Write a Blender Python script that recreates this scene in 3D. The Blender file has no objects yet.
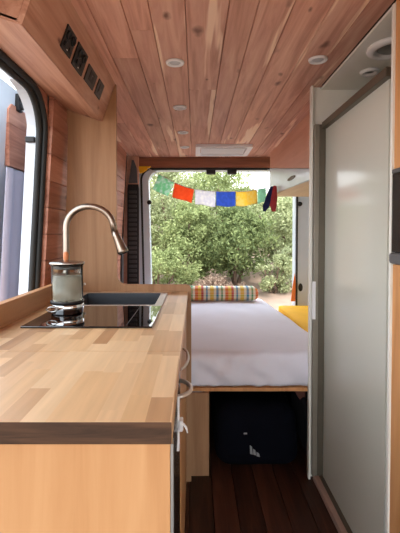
import bpy, bmesh, math, random
from mathutils import Vector, Matrix, noise
random.seed(7)
sc = bpy.context.scene
COL = sc.collection
PI = math.pi

# ------------------------------------------------------------------ colours and materials
def lin(r, g, b):
    f = lambda c: (c/255/12.92) if c/255 <= .04045 else ((c/255+.055)/1.055)**2.4
    return (f(r), f(g), f(b), 1)

def new_mat(name):
    m = bpy.data.materials.new(name); m.use_nodes = True
    nt = m.node_tree
    return m, nt, nt.nodes['Principled BSDF']

def mat(name, rgb, rough=.5, metal=0., var=.06, scale=12, bump=.0, coat=0., spec=.5, trans=0., ior=1.45, stretch=(1, 1, 1)):
    """plain surface with a slight procedural mottling of its own colour"""
    m, nt, p = new_mat(name)
    N = nt.nodes.new; L = nt.links.new
    tc = N('ShaderNodeTexCoord'); mp = N('ShaderNodeMapping'); mp.inputs['Scale'].default_value = stretch
    L(tc.outputs['Object'], mp.inputs['Vector'])
    nz = N('ShaderNodeTexNoise'); nz.inputs['Scale'].default_value = scale; nz.inputs['Detail'].default_value = 4
    L(mp.outputs['Vector'], nz.inputs['Vector'])
    rp = N('ShaderNodeValToRGB'); c = lin(*rgb)
    rp.color_ramp.elements[0].position = .3; rp.color_ramp.elements[1].position = .7
    rp.color_ramp.elements[0].color = tuple(max(0, x*(1-var)) for x in c[:3])+(1,)
    rp.color_ramp.elements[1].color = tuple(min(1, x*(1+var)) for x in c[:3])+(1,)
    L(nz.outputs['Fac'], rp.inputs['Fac']); L(rp.outputs['Color'], p.inputs['Base Color'])
    p.inputs['Roughness'].default_value = rough; p.inputs['Metallic'].default_value = metal
    p.inputs['Coat Weight'].default_value = coat; p.inputs['Specular IOR Level'].default_value = spec
    p.inputs['Transmission Weight'].default_value = trans; p.inputs['IOR'].default_value = ior
    if bump:
        b = N('ShaderNodeBump'); b.inputs['Strength'].default_value = bump; b.inputs['Distance'].default_value = .01
        L(nz.outputs['Fac'], b.inputs['Height']); L(b.outputs['Normal'], p.inputs['Normal'])
    return m

def wood(name, dark, mid, light, axis='Y', knots=True, sap=None, rough=.5, grain=1., knotcol=(92, 50, 36), islandvar=.18, spec=.3):
    """boards: every loose board of the mesh gets its own shade and its own piece of grain"""
    m, nt, p = new_mat(name)
    N = nt.nodes.new; L = nt.links.new
    tc = N('ShaderNodeTexCoord'); ge = N('ShaderNodeNewGeometry')
    mul = N('ShaderNodeMath'); mul.operation = 'MULTIPLY'; mul.inputs[1].default_value = 37.
    L(ge.outputs['Random Per Island'], mul.inputs[0])
    cb = N('ShaderNodeCombineXYZ')
    for i in range(3): L(mul.outputs[0], cb.inputs[i])
    ad = N('ShaderNodeVectorMath'); ad.operation = 'ADD'
    L(tc.outputs['Object'], ad.inputs[0]); L(cb.outputs[0], ad.inputs[1])
    def mapped(s_al, s_ac):
        mp = N('ShaderNodeMapping'); s = [s_ac]*3; s['XYZ'.index(axis)] = s_al
        mp.inputs['Scale'].default_value = s; L(ad.outputs[0], mp.inputs['Vector']); return mp
    mp = mapped(1.1*grain, 16*grain)
    nz = N('ShaderNodeTexNoise'); nz.inputs['Scale'].default_value = 1.6; nz.inputs['Detail'].default_value = 7; nz.inputs['Roughness'].default_value = .62
    nz.inputs['Distortion'].default_value = .6
    L(mp.outputs[0], nz.inputs['Vector'])
    rp = N('ShaderNodeValToRGB'); e = rp.color_ramp.elements
    e[0].position = .3; e[0].color = lin(*dark); e[1].position = .72; e[1].color = lin(*light)
    x = e.new(.5); x.color = lin(*mid)
    L(nz.outputs['Fac'], rp.inputs['Fac'])
    out = rp.outputs['Color']
    if sap:
        mp2 = mapped(.55, 9); n2 = N('ShaderNodeTexNoise'); n2.inputs['Scale'].default_value = 1.5; n2.inputs['Detail'].default_value = 3
        L(mp2.outputs[0], n2.inputs['Vector'])
        r2 = N('ShaderNodeValToRGB'); r2.color_ramp.elements[0].position = .60; r2.color_ramp.elements[1].position = .635
        L(n2.outputs['Fac'], r2.inputs['Fac'])
        mx = N('ShaderNodeMix'); mx.data_type = 'RGBA'; mx.inputs['B'].default_value = lin(*sap)
        L(r2.outputs['Color'], mx.inputs['Factor']); L(out, mx.inputs['A']); out = mx.outputs['Result']
    if knots:
        mp3 = mapped(6, 11); wob = N('ShaderNodeTexNoise'); wob.inputs['Scale'].default_value = 2.2; L(mp3.outputs[0], wob.inputs['Vector'])
        wa = N('ShaderNodeVectorMath'); wa.operation = 'MULTIPLY_ADD'; wa.inputs[1].default_value = (.35, .35, .35); L(wob.outputs['Color'], wa.inputs[0]); L(mp3.outputs[0], wa.inputs[2])
        vo = N('ShaderNodeTexVoronoi'); vo.inputs['Scale'].default_value = 1.; L(wa.outputs[0], vo.inputs['Vector'])
        sc_ = N('ShaderNodeSeparateColor'); L(vo.outputs['Color'], sc_.inputs[0])
        rd = N('ShaderNodeMapRange'); rd.inputs['From Min'].default_value = .2; rd.inputs['To Min'].default_value = .001; rd.inputs['To Max'].default_value = .26; L(sc_.outputs[0], rd.inputs['Value'])
        dv = N('ShaderNodeMath'); dv.operation = 'DIVIDE'; L(vo.outputs['Distance'], dv.inputs[0]); L(rd.outputs[0], dv.inputs[1])
        r3 = N('ShaderNodeValToRGB'); r3.color_ramp.elements[0].position = .25; r3.color_ramp.elements[0].color = (1, 1, 1, 1)
        r3.color_ramp.elements[1].position = 1.; r3.color_ramp.elements[1].color = (0, 0, 0, 1)
        L(dv.outputs[0], r3.inputs['Fac'])
        mf = N('ShaderNodeMath'); mf.operation = 'MULTIPLY'; mf.inputs[1].default_value = .8; L(r3.outputs['Color'], mf.inputs[0])
        mx = N('ShaderNodeMix'); mx.data_type = 'RGBA'; mx.inputs['B'].default_value = lin(*knotcol)
        L(mf.outputs[0], mx.inputs['Factor']); L(out, mx.inputs['A']); out = mx.outputs['Result']
    hs = N('ShaderNodeHueSaturation')
    mr = N('ShaderNodeMapRange'); mr.inputs['To Min'].default_value = 1-islandvar; mr.inputs['To Max'].default_value = 1+islandvar
    L(ge.outputs['Random Per Island'], mr.inputs['Value']); L(mr.outputs[0], hs.inputs['Value']); L(out, hs.inputs['Color'])
    L(hs.outputs['Color'], p.inputs['Base Color'])
    p.inputs['Roughness'].default_value = rough; p.inputs['Specular IOR Level'].default_value = spec
    b = N('ShaderNodeBump'); b.inputs['Strength'].default_value = .08; b.inputs['Distance'].default_value = .004
    L(nz.outputs['Fac'], b.inputs['Height']); L(b.outputs['Normal'], p.inputs['Normal'])
    return m

def butcher(name, cols, sw=.042, sl=.42, rough=.38):
    """edge-glued staves running along Y"""
    m, nt, p = new_mat(name)
    N = nt.nodes.new; L = nt.links.new
    tc = N('ShaderNodeTexCoord'); sp = N('ShaderNodeSeparateXYZ'); L(tc.outputs['Object'], sp.inputs[0])
    def M(op, a, b=None):
        n = N('ShaderNodeMath'); n.operation = op
        for i, v in enumerate((a, b)):
            if v is None: continue
            if isinstance(v, (int, float)): n.inputs[i].default_value = v
            else: L(v, n.inputs[i])
        return n.outputs[0]
    row = M('FLOOR', M('DIVIDE', sp.outputs['X'], sw))
    wn = N('ShaderNodeTexWhiteNoise'); wn.noise_dimensions = '1D'; L(row, wn.inputs['W'])
    off = M('MULTIPLY', wn.outputs['Value'], sl)
    seg = M('FLOOR', M('DIVIDE', M('ADD', sp.outputs['Y'], off), sl))
    cb = N('ShaderNodeCombineXYZ'); L(row, cb.inputs[0]); L(seg, cb.inputs[1])
    w2 = N('ShaderNodeTexWhiteNoise'); w2.noise_dimensions = '3D'; L(cb.outputs[0], w2.inputs['Vector'])
    rp = N('ShaderNodeValToRGB'); e = rp.color_ramp.elements
    e[0].position = 0; e[0].color = lin(*cols[0]); e[1].position = 1; e[1].color = lin(*cols[-1])
    for i, c in enumerate(cols[1:-1]):
        x = e.new((i+1)/(len(cols)-1)); x.color = lin(*c)
    L(w2.outputs['Value'], rp.inputs['Fac'])
    # grain
    ad = N('ShaderNodeVectorMath'); ad.operation = 'MULTIPLY_ADD'; L(w2.outputs['Color'], ad.inputs[0]); ad.inputs[1].default_value = (9, 9, 9)
    L(tc.outputs['Object'], ad.inputs[2])
    mp = N('ShaderNodeMapping'); mp.inputs['Scale'].default_value = (60, 4, 60); L(ad.outputs[0], mp.inputs['Vector'])
    nz = N('ShaderNodeTexNoise'); nz.inputs['Scale'].default_value = 1; nz.inputs['Detail'].default_value = 5; L(mp.outputs[0], nz.inputs['Vector'])
    mr = N('ShaderNodeMapRange'); mr.inputs['From Min'].default_value = .3; mr.inputs['From Max'].default_value = .7
    mr.inputs['To Min'].default_value = .90; mr.inputs['To Max'].default_value = 1.07; L(nz.outputs['Fac'], mr.inputs['Value'])
    hs = N('ShaderNodeHueSaturation'); L(rp.outputs['Color'], hs.inputs['Color']); L(mr.outputs[0], hs.inputs['Value'])
    L(hs.outputs['Color'], p.inputs['Base Color'])
    p.inputs['Roughness'].default_value = rough; p.inputs['Specular IOR Level'].default_value = .4
    return m

def plaid(name):
    m, nt, p = new_mat(name)
    N = nt.nodes.new; L = nt.links.new
    tc = N('ShaderNodeTexCoord'); sp = N('ShaderNodeSeparateXYZ'); L(tc.outputs['Object'], sp.inputs[0])
    def bands(sock, per, stops):
        a = N('ShaderNodeMath'); a.operation = 'DIVIDE'; a.inputs[1].default_value = per; L(sock, a.inputs[0])
        f = N('ShaderNodeMath'); f.operation = 'FRACT'; L(a.outputs[0], f.inputs[0])
        r = N('ShaderNodeValToRGB'); r.color_ramp.interpolation = 'CONSTANT'; e = r.color_ramp.elements
        e[0].position = 0; e[0].color = lin(*stops[0][1]); e[1].position = stops[1][0]; e[1].color = lin(*stops[1][1])
        for q, c in stops[2:]:
            x = e.new(q); x.color = lin(*c)
        L(f.outputs[0], r.inputs['Fac']); return r.outputs['Color']
    W = (236, 228, 205); Yl = (240, 196, 60); G = (84, 150, 100); B = (40, 130, 180); O = (232, 100, 36); R = (206, 48, 56)
    a = bands(sp.outputs['X'], .26, [(0, Yl), (.12, W), (.2, B), (.28, W), (.36, G), (.42, W), (.5, O), (.6, Yl), (.7, R), (.78, W), (.86, B), (.92, W)])
    b = bands(sp.outputs['Z'], .075, [(0, W), (.16, Yl), (.34, W), (.5, G), (.66, W), (.8, O), (.9, W)])
    mx = N('ShaderNodeMix'); mx.data_type = 'RGBA'; mx.inputs['Factor'].default_value = .24
    L(a, mx.inputs['A']); L(b, mx.inputs['B']); L(mx.outputs['Result'], p.inputs['Base Color'])
    p.inputs['Roughness'].default_value = .9
    return m

def leaf(name, c0, c1):
    m, nt, p = new_mat(name)
    N = nt.nodes.new; L = nt.links.new
    ge = N('ShaderNodeNewGeometry'); rp = N('ShaderNodeValToRGB')
    rp.color_ramp.elements[0].color = lin(*c0); rp.color_ramp.elements[1].color = lin(*c1)
    L(ge.outputs['Random Per Island'], rp.inputs['Fac']); L(rp.outputs['Color'], p.inputs['Base Color'])
    p.inputs['Roughness'].default_value = .7; p.inputs['Specular IOR Level'].default_value = .2
    tr = N('ShaderNodeBsdfTranslucent'); L(rp.outputs['Color'], tr.inputs['Color'])
    mx = N('ShaderNodeMixShader'); mx.inputs[0].default_value = .35
    L(p.outputs[0], mx.inputs[1]); L(tr.outputs[0], mx.inputs[2]); L(mx.outputs[0], nt.nodes['Material Output'].inputs['Surface'])
    return m

def cloth(name, rgb, tr=.4, rgb2=None):
    m, nt, p = new_mat(name)
    N = nt.nodes.new; L = nt.links.new
    tc = N('ShaderNodeTexCoord'); nz = N('ShaderNodeTexNoise'); nz.inputs['Scale'].default_value = 38; nz.inputs['Detail'].default_value = 3
    L(tc.outputs['Object'], nz.inputs['Vector'])
    rp = N('ShaderNodeValToRGB'); rp.color_ramp.elements[0].position = .42; rp.color_ramp.elements[1].position = .62
    rp.color_ramp.elements[0].color = lin(*rgb); rp.color_ramp.elements[1].color = lin(*(rgb2 or tuple(min(255, int(c*1.08)) for c in rgb)))
    L(nz.outputs['Fac'], rp.inputs['Fac']); L(rp.outputs['Color'], p.inputs['Base Color']); p.inputs['Roughness'].default_value = .85
    t = N('ShaderNodeBsdfTranslucent'); L(rp.outputs['Color'], t.inputs['Color'])
    mx = N('ShaderNodeMixShader'); mx.inputs[0].default_value = tr
    L(p.outputs[0], mx.inputs[1]); L(t.outputs[0], mx.inputs[2]); L(mx.outputs[0], nt.nodes['Material Output'].inputs['Surface'])
    return m

CEDAR = wood('cedar_boards', (174, 122, 102), (206, 154, 134), (224, 180, 158), 'Y', sap=(242, 208, 182), islandvar=.15)
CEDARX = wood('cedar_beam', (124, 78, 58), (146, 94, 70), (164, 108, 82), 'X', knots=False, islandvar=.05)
SLAT = wood('cedar_wall_slats', (150, 96, 76), (182, 124, 102), (206, 152, 128), 'Y', islandvar=.14)
FIR = wood('fir_soffit', (166, 118, 96), (194, 146, 122), (210, 166, 142), 'Y', sap=(222, 182, 158), islandvar=.05)
PLY = wood('plywood_panel', (150, 112, 80), (168, 128, 94), (180, 141, 106), 'Z', knots=False, islandvar=.02, rough=.55, grain=.7)
BIRCH = wood('honey_plywood', (176, 126, 82), (190, 141, 95), (200, 153, 107), 'Z', knots=False, islandvar=.02, rough=.45, grain=.6)
SILL = wood('sill_board', (168, 118, 78), (188, 138, 96), (204, 154, 112), 'Y', knots=False, islandvar=.03)
BLOCK = butcher('butcher_block', [(176, 132, 92), (208, 166, 122), (222, 184, 140), (230, 196, 154), (214, 172, 124), (226, 188, 144), (194, 150, 106)], sw=.037, sl=.23)
ENDG = wood('oiled_end_grain', (46, 31, 20), (72, 49, 33), (94, 66, 45), 'X', knots=False, islandvar=.1, grain=2.5)
FLOORM = wood('dark_floor_boards', (44, 26, 19), (66, 39, 28), (90, 55, 40), 'Y', knots=False, islandvar=.3, rough=.4)
HONEY = wood('cabinet_wood', (186, 128, 78), (206, 148, 96), (220, 166, 114), 'Z', knots=False, islandvar=.02)
PALETAN = wood('pale_tan_panel', (206, 180, 140), (218, 192, 152), (226, 202, 164), 'Y', knots=False, islandvar=.02)
PALEWOOD = wood('pale_orange_panel', (206, 150, 124), (220, 166, 140), (230, 180, 154), 'Y', knots=False, islandvar=.02, grain=.5)
WHITEV = mat('white_van_paint', (212, 222, 233), .35, var=.02, coat=.3)
OFFW = mat('off_white_laminate', (238, 238, 230), .4, var=.02)
DOORW = mat('frosted_white_panel', (226, 227, 216), .18, var=.015, scale=3, coat=.2)
_nt = DOORW.node_tree; _p = _nt.nodes['Principled BSDF']; _t = _nt.nodes.new('ShaderNodeBsdfTranslucent'); _t.inputs['Color'].default_value = lin(226, 230, 216)
_m = _nt.nodes.new('ShaderNodeMixShader'); _m.inputs[0].default_value = .22; _nt.links.new(_p.outputs[0], _m.inputs[1]); _nt.links.new(_t.outputs[0], _m.inputs[2]); _nt.links.new(_m.outputs[0], _nt.nodes['Material Output'].inputs['Surface'])
ALU = mat('bronze_anodised_aluminium', (140, 134, 122), .42, .5, var=.05)
ALUD = mat('dark_bronze_aluminium', (104, 98, 86), .42, .5, var=.05)
STEEL = mat('brushed_steel', (190, 186, 180), .26, 1., var=.05, scale=60, stretch=(1, 1, 8))
SATIN = mat('satin_nickel', (206, 198, 188), .45, .6, var=.02)
NICKEL = mat('brushed_nickel', (158, 146, 134), .28, 1., var=.04, scale=40)
CHROME = mat('chrome', (220, 220, 222), .08, 1., var=.01)
BLACKP = mat('black_plastic', (24, 24, 26), .45, var=.1)
RUBBER = mat('black_rubber_seal', (34, 36, 36), .6, var=.1)
BLACKG = mat('black_glass', (8, 8, 9), .03, var=.0, coat=.6)
BLACKF = mat('black_fridge_front', (20, 19, 19), .25, var=.05)
GREYP = mat('grey_plastic', (92, 92, 94), .5, var=.05)
GREYTRIM = mat('grey_edge_trim', (150, 152, 150), .35, .5, var=.03)
WHITEP = mat('white_plastic', (236, 236, 238), .4, var=.01)
LENS = mat('frosted_lens', (196, 198, 202), .5, var=.03)
SHEETM = mat('white_cotton_sheet', (234, 234, 246), .9, var=.02, scale=5, bump=.05)
YELLOW = mat('yellow_foam', (244, 184, 34), .85, var=.03)
PLAID = plaid('plaid_fabric')
MARKM = mat('grey_print', (150, 152, 156), .6, var=.05)
NAVY = mat('dark_navy_canvas', (9, 11, 20), .9, var=.15, spec=.1)
DGREY = mat('dark_grey_canvas', (34, 34, 40), .8, var=.12)
LAV = mat('lavender_grey_fabric', (190, 188, 206), .8, var=.03, scale=3)
GROUNDM = mat('dry_ground', (138, 116, 100), .95, var=.28, scale=1.4, bump=.3)
BARK = mat('bark', (96, 76, 62), .9, var=.25, scale=20)
ORANGE = mat('orange_reflector', (236, 132, 70), .4, var=.03)
WATER = mat('cloudy_water', (226, 220, 206), .08, trans=.55, var=.02, ior=1.33)
CORK = mat('copper_wood_knob', (196, 122, 78), .45, var=.08)
GRAPH = mat('graphite_sink', (84, 88, 94), .32, .4, var=.05)
SMOKE = mat('smoked_black_door', (40, 36, 34), .2, var=.06)
THRESH = mat('threshold_strip', (170, 144, 132), .4, var=.05)
RIBM = mat('charcoal_ribs', (66, 66, 68), .5, var=.08)
RUST = mat('reddish_scrap_wood', (84, 44, 34), .7, var=.2)
g, nt, p = new_mat('clear_glass'); GLASS = g
p.inputs['Base Color'].default_value = (.93, .96, .95, 1); p.inputs['Roughness'].default_value = 0; p.inputs['Transmission Weight'].default_value = 1; p.inputs['IOR'].default_value = 1.3

# ------------------------------------------------------------------ mesh helpers
class MB:
    def __init__(s): s.v = []; s.f = []; s.mi = []; s.sm = []
    def add(s, vs, fs, mi=0, smooth=False):
        o = len(s.v); s.v += [tuple(v) for v in vs]
        for f in fs: s.f.append([i+o for i in f]); s.mi.append(mi); s.sm.append(smooth)
        return s
    def box(s, x0, x1, y0, y1, z0, z1, mi=0, b=0.):
        if b <= 0:
            vs = [(x, y, z) for z in (z0, z1) for y in (y0, y1) for x in (x0, x1)]
            return s.add(vs, [(0, 2, 3, 1), (4, 5, 7, 6), (0, 1, 5, 4), (2, 6, 7, 3), (0, 4, 6, 2), (1, 3, 7, 5)], mi)
        bm = bmesh.new(); bmesh.ops.create_cube(bm, size=1)
        for v in bm.verts: v.co = ((x0+x1)/2+v.co.x*(x1-x0), (y0+y1)/2+v.co.y*(y1-y0), (z0+z1)/2+v.co.z*(z1-z0))
        bmesh.ops.bevel(bm, geom=bm.edges[:], offset=b, segments=2, affect='EDGES', profile=.5)
        bm.verts.index_update(); s.add([v.co.copy() for v in bm.verts], [[v.index for v in f.verts] for f in bm.faces], mi); bm.free(); return s
    def prism(s, pts, a0, a1, axis='Y', mi=0, smooth=False):
        """2-D outline (the two other axes in order) pushed along an axis"""
        n = len(pts)
        def P(u, w, a): return {'Y': (u, a, w), 'X': (a, u, w), 'Z': (u, w, a)}[axis]
        vs = [P(u, w, a0) for u, w in pts]+[P(u, w, a1) for u, w in pts]
        fs = [list(range(n))[::-1], [n+i for i in range(n)]]
        s.add(vs, fs, mi)
        o = len(s.v)-2*n
        for i in range(n):
            s.f.append([o+i, o+(i+1) % n, o+n+(i+1) % n, o+n+i]); s.mi.append(mi); s.sm.append(smooth)
        return s
    def tube(s, pts, r, n=12, mi=0, closed=False, caps=True):
        pts = [Vector(q) for q in pts]; k = len(pts); rs = r if isinstance(r, (list, tuple)) else [r]*k
        vs = []; fs = []; prev = None
        for i, q in enumerate(pts):
            if closed: t = (pts[(i+1) % k]-pts[i-1]).normalized()
            else: t = (pts[min(i+1, k-1)]-pts[max(i-1, 0)]).normalized()
            if prev is None:
                a = Vector((0, 0, 1)) if abs(t.z) < .9 else Vector((1, 0, 0)); u = t.cross(a).normalized()
            else: u = (prev-t*prev.dot(t)).normalized()
            w = t.cross(u); prev = u
            for j in range(n):
                an = 2*PI*j/n; vs.append(q+(u*math.cos(an)+w*math.sin(an))*rs[i])
        m = k if closed else k-1
        for i in range(m):
            for j in range(n):
                a = i*n+j; b = i*n+(j+1) % n; c = ((i+1) % k)*n+(j+1) % n; d = ((i+1) % k)*n+j
                fs.append((a, b, c, d))
        s.add(vs, fs, mi, True)
        if caps and not closed:
            o = len(s.v)-len(vs)
            s.f.append([o+j for j in range(n)][::-1]); s.mi.append(mi); s.sm.append(False)
            s.f.append([o+(k-1)*n+j for j in range(n)]); s.mi.append(mi); s.sm.append(False)
        return s
    def lathe(s, prof, c, axis=(0, 0, 1), n=32, mi=0, sx=1., sy=1.):
        """profile [(radius, height)] turned about an axis through c"""
        ax = Vector(axis).normalized(); a = Vector((1, 0, 0)) if abs(ax.x) < .9 else Vector((0, 1, 0))
        u = (a-ax*a.dot(ax)).normalized(); w = ax.cross(u); c = Vector(c); vs = []; fs = []
        for r, h in prof:
            for j in range(n):
                an = 2*PI*j/n; vs.append(c+ax*h+u*(r*sx*math.cos(an))+w*(r*sy*math.sin(an)))
        k = len(prof)
        for i in range(k-1):
            for j in range(n): fs.append((i*n+j, i*n+(j+1) % n, (i+1)*n+(j+1) % n, (i+1)*n+j))
        s.add(vs, fs, mi, True)
        o = len(s.v)-len(vs)
        if prof[0][0] > 1e-6: s.f.append([o+j for j in range(n)][::-1]); s.mi.append(mi); s.sm.append(False)
        if prof[-1][0] > 1e-6: s.f.append([o+(k-1)*n+j for j in range(n)]); s.mi.append(mi); s.sm.append(False)
        return s
    def rbox(s, c, h, r, n=(8, 8, 8), fn=None, mi=0):
        """soft block: box surface grid rounded with radius r, then bent by fn(Vector)"""
        c = Vector(c); h = Vector(h)
        for ax in range(3):
            a, b = [(1, 2), (2, 0), (0, 1)][ax]
            for sg in (-1, 1):
                vs = []; fs = []; na, nb = n[a], n[b]
                for i in range(na+1):
                    for j in range(nb+1):
                        q = Vector((0, 0, 0)); q[ax] = sg*h[ax]
                        ga = 2*i/na-1; gb = 2*j/nb-1
                        q[a] = ga*h[a]; q[b] = gb*h[b]
                        inn = Vector([max(-(h[k]-r), min(h[k]-r, q[k])) for k in range(3)]); d = q-inn
                        if d.length > 1e-9: q = inn+d.normalized()*r
                        q = q+c
                        if fn: q = fn(q)
                        vs.append(q)
                for i in range(na):
                    for j in range(nb):
                        k = i*(nb+1)+j; f = (k, k+nb+1, k+nb+2, k+1)
                        fs.append(f if sg > 0 else f[::-1])
                s.add(vs, fs, mi, True)
        return s
    def build(s, name, mats, parent=None, origin=None, merge=False):
        me = bpy.data.meshes.new(name)
        o = Vector(origin) if origin is not None else Vector((0, 0, 0))
        me.from_pydata([tuple(Vector(v)-o) for v in s.v], [], s.f)
        for m in (mats if isinstance(mats, (list, tuple)) else [mats]): me.materials.append(m)
        me.polygons.foreach_set('material_index', s.mi); me.polygons.foreach_set('use_smooth', s.sm)
        bm = bmesh.new(); bm.from_mesh(me)
        if merge: bmesh.ops.remove_doubles(bm, verts=bm.verts, dist=1e-5)
        bmesh.ops.recalc_face_normals(bm, faces=bm.faces); bm.to_mesh(me); bm.free()
        me.update()
        ob = bpy.data.objects.new(name, me); COL.objects.link(ob); ob.location = o
        if parent is not None: ob.parent = parent
        return ob

def thing(name, label, cat, loc=(0, 0, 0), group=None):
    o = bpy.data.objects.new(name, None); o.empty_display_size = .05; COL.objects.link(o); o.location = loc
    return tag(o, label, cat, group)
def tag(o, label, cat, group=None):
    o['label'] = label; o['category'] = cat
    if group: o['group'] = group
    return o
def struct(o): o['kind'] = 'structure'; return o
def lab(o, s): o['label'] = s; return o
def dup(root, loc, label=None, group=None):
    r = root.copy(); COL.objects.link(r); r.location = loc
    if label: r['label'] = label
    if group: r['group'] = group
    for ch in list(root.children):
        c = ch.copy(); COL.objects.link(c); c.parent = r
        for gch in ch.children:
            d = gch.copy(); COL.objects.link(d); d.parent = c
    return r
def P(mb, name, m, parent, **k):          # a part (or a part of a part), its mesh kept relative to the thing's base
    top = parent if parent.parent is None else parent.parent
    ob = mb.build(name, m, None, origin=top.location.copy(), **k)
    ob.location = (0, 0, 0); ob.parent = parent
    return ob

# ------------------------------------------------------------------ the van's shell
ZC = 1.90          # ceiling
YB, YR = -.9, 3.74  # front end of the living area, rear opening
def wx(z): return -.69+.05*(z-.9)/.8 if z > .9 else -.69      # left wall leans in

# floor boards
mb = MB(); x = -.76
while x < 1.17:
    w = .105; y = YB-random.random()*.6
    while y < YR:
        l = random.uniform(.9, 1.5); a = max(YB, y); b = min(YR, y+l)
        if b-a > .02: mb.box(x+.0012, min(1.17, x+w)-.0012, a+.001, b-.001, -.03, 0, 0)
        y += l
    x += w
mb.box(-.80, 1.22, YB, YR, -.07, -.032, 1)
struct(mb.build('floor', [FLOORM, BLACKP]))

# ceiling boards
bounds = [-.70, -.56, -.45, -.33, -.225, -.143, -.03, .105, .195, .304, .424, .53, .603, .70]
rj = random.Random(3); mb = MB()
for i in range(len(bounds)-1):
    a, b = bounds[i], bounds[i+1]
    y0 = 1.95 if i == len(bounds)-2 else YB
    cuts = [y0, YR+.02]
    if i == 4: cuts = [y0, 1.40, YR+.02]
    elif y0 < 0: cuts = [y0]+([rj.uniform(1.6, 3.2)] if rj.random() < .45 else [])+[YR+.02]
    for c, d in zip(cuts, cuts[1:]):
        g_ = .0007; z = ZC
        mb.prism([(a+g_+.0018, z), (b-g_-.0018, z), (b-g_, z+.003), (b-g_, z+.012), (a+g_, z+.012), (a+g_, z+.003)], c+.0008, d-.0008, 'Y', 0)
mb.box(-.78, 1.22, YB, YR+.05, ZC+.0122, ZC+.05, 1)
struct(mb.build('ceiling', [CEDAR, ENDG]))

# left wall behind the door opening: horizontal slats that lean in, with a clean end beside the opening
YO = 1.72            # rear edge of the sliding door opening
mb = MB(); zs = [.0, .28, .50, .62, .735, .85, .965, 1.08, 1.195, 1.31, 1.425, 1.54, 1.655, 1.77, 1.90]
for a, b in zip(zs, zs[1:]):
    for y0, y1 in ((YO+.005, 2.9), (2.902, 3.50)):
        A = [(wx(a)+.03, a+.001), (wx(a)+.033, a+.004), (wx(b)+.033, b-.004), (wx(b)+.03, b-.001), (wx(b)+.012, b-.001), (wx(a)+.012, a+.001)]
        mb.prism(A, y0, y1, 'Y', 0)
    mb.prism([(wx(a)+.011, a), (wx(b)+.011, b), (wx(b)-.0, b), (wx(a)-.0, a)], YO+.03, 3.70, 'Y', 1)
struct(mb.build('wall_left', [SLAT, BLACKP]))
# outer skin and jamb of the sliding door opening
mb = MB()
zz = [-.1, .5, .9, 1.3, 1.7, 1.95]
for a, b in zip(zz, zz[1:]):
    mb.prism([(wx(a)-.002, a), (wx(b)-.002, b), (wx(b)-.075, b), (wx(a)-.075, a)], YO, YO+.035, 'Y', 0)
    mb.prism([(wx(a)-.062, a), (wx(b)-.062, b), (wx(b)-.075, b), (wx(a)-.075, a)], YO+.035, 3.76, 'Y', 0)
mb.prism([(-.64, 1.80), (-.645, 1.795), (-.715, 1.80), (-.72, 1.95), (-.64, 1.95)], .1, YO, 'Y', 0)
for a, b in zip(zz, zz[1:]):
    mb.prism([(wx(a)+.03, a), (wx(b)+.03, b), (wx(b)-.075, b), (wx(a)-.075, a)], -.15, .1, 'Y', 0)
door1 = struct(mb.build('door_1', [WHITEV]))
# rubber seal round the opening: one doubled rope with rounded top corner
def seal_path(dx, ins):
    pts = []
    for z in [.1+.05*i for i in range(30)]:
        if z < 1.60: pts.append((wx(z)+dx, YO-ins, z))
    R = .17; zt = 1.785-ins
    cy, cz = YO-ins-R, zt-R
    for i in range(0, 13):
        a = PI/2*i/12; z = cz+R*math.sin(a); pts.append((wx(z)+dx, cy+R*math.cos(a), z))
    pts += [(wx(zt)+dx, y, zt) for y in (1.2, .9, .5, .2)]
    return pts
mb = MB(); mb.tube(seal_path(.006, .006), .0125, 10); mb.tube(seal_path(-.012, .018), .0135, 10)
s_ = mb.build('door_seal', RUBBER); s_.parent = door1
mb = MB(); mb.box(wx(1.6)-.075, wx(1.6)-.035, YO-.014, YO, 1.585, 1.61, 0, .004)
b_ = mb.build('door_stop', BLACKP); b_.parent = door1
# white corner web of the body behind the rounded seal
mb = MB(); n = 12; R = .17
pts = [(YO, 1.80), (YO, 1.615)]+[(YO-R+R*math.cos(PI/2*i/n)+0, 1.615+R*math.sin(PI/2*i/n)) for i in range(1, n+1)]
pts[-1] = (YO-R, 1.79); pts.append((YO-R, 1.80))
mb.prism([(y, z) for y, z in pts], -.715, -.655, 'X', 0)
c_ = mb.build('door_corner', WHITEV); c_.parent = door1
mb = MB(); pts2 = [(y, z) for y, z in pts]; mb.prism([(y+.001, z+.001) for y, z in pts2], -.654, -.628, 'X', 0)
c_ = mb.build('corner_board', SLAT); c_.parent = door1

# right side: outer wall, shower partition, rear wall lining
mb = MB()
mb.box(1.17, 1.21, YB, 3.76, -.07, ZC+.012)
struct(mb.build('wall_right', OFFW))
mb = MB(); mb.box(.556, 1.17, 1.942, 1.956, 0, ZC); mb.box(.553, .562, 1.918, 1.942, 0, ZC)
struct(mb.build('wall_shower', OFFW))
mb = MB(); mb.box(.606, 1.17, 1.222, 1.941, ZC-.012, ZC-.002)
struct(mb.build('trim_1', OFFW))
mb = MB(); mb.box(-.76, 1.17, YB-.02, YB, 1.38, ZC+.01)  # unseen panel added behind the camera to cut sky light from the front
struct(mb.build('front_light_baffle', OFFW))
mb = MB(); mb.box(.63, 1.17, 1.26, 1.275, 0, ZC-.0125)
struct(mb.build('wall_shower_front', OFFW))
# beam over the rear opening
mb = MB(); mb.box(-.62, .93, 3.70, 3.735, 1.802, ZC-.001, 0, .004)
struct(mb.build('trim_2', CEDARX))
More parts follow.
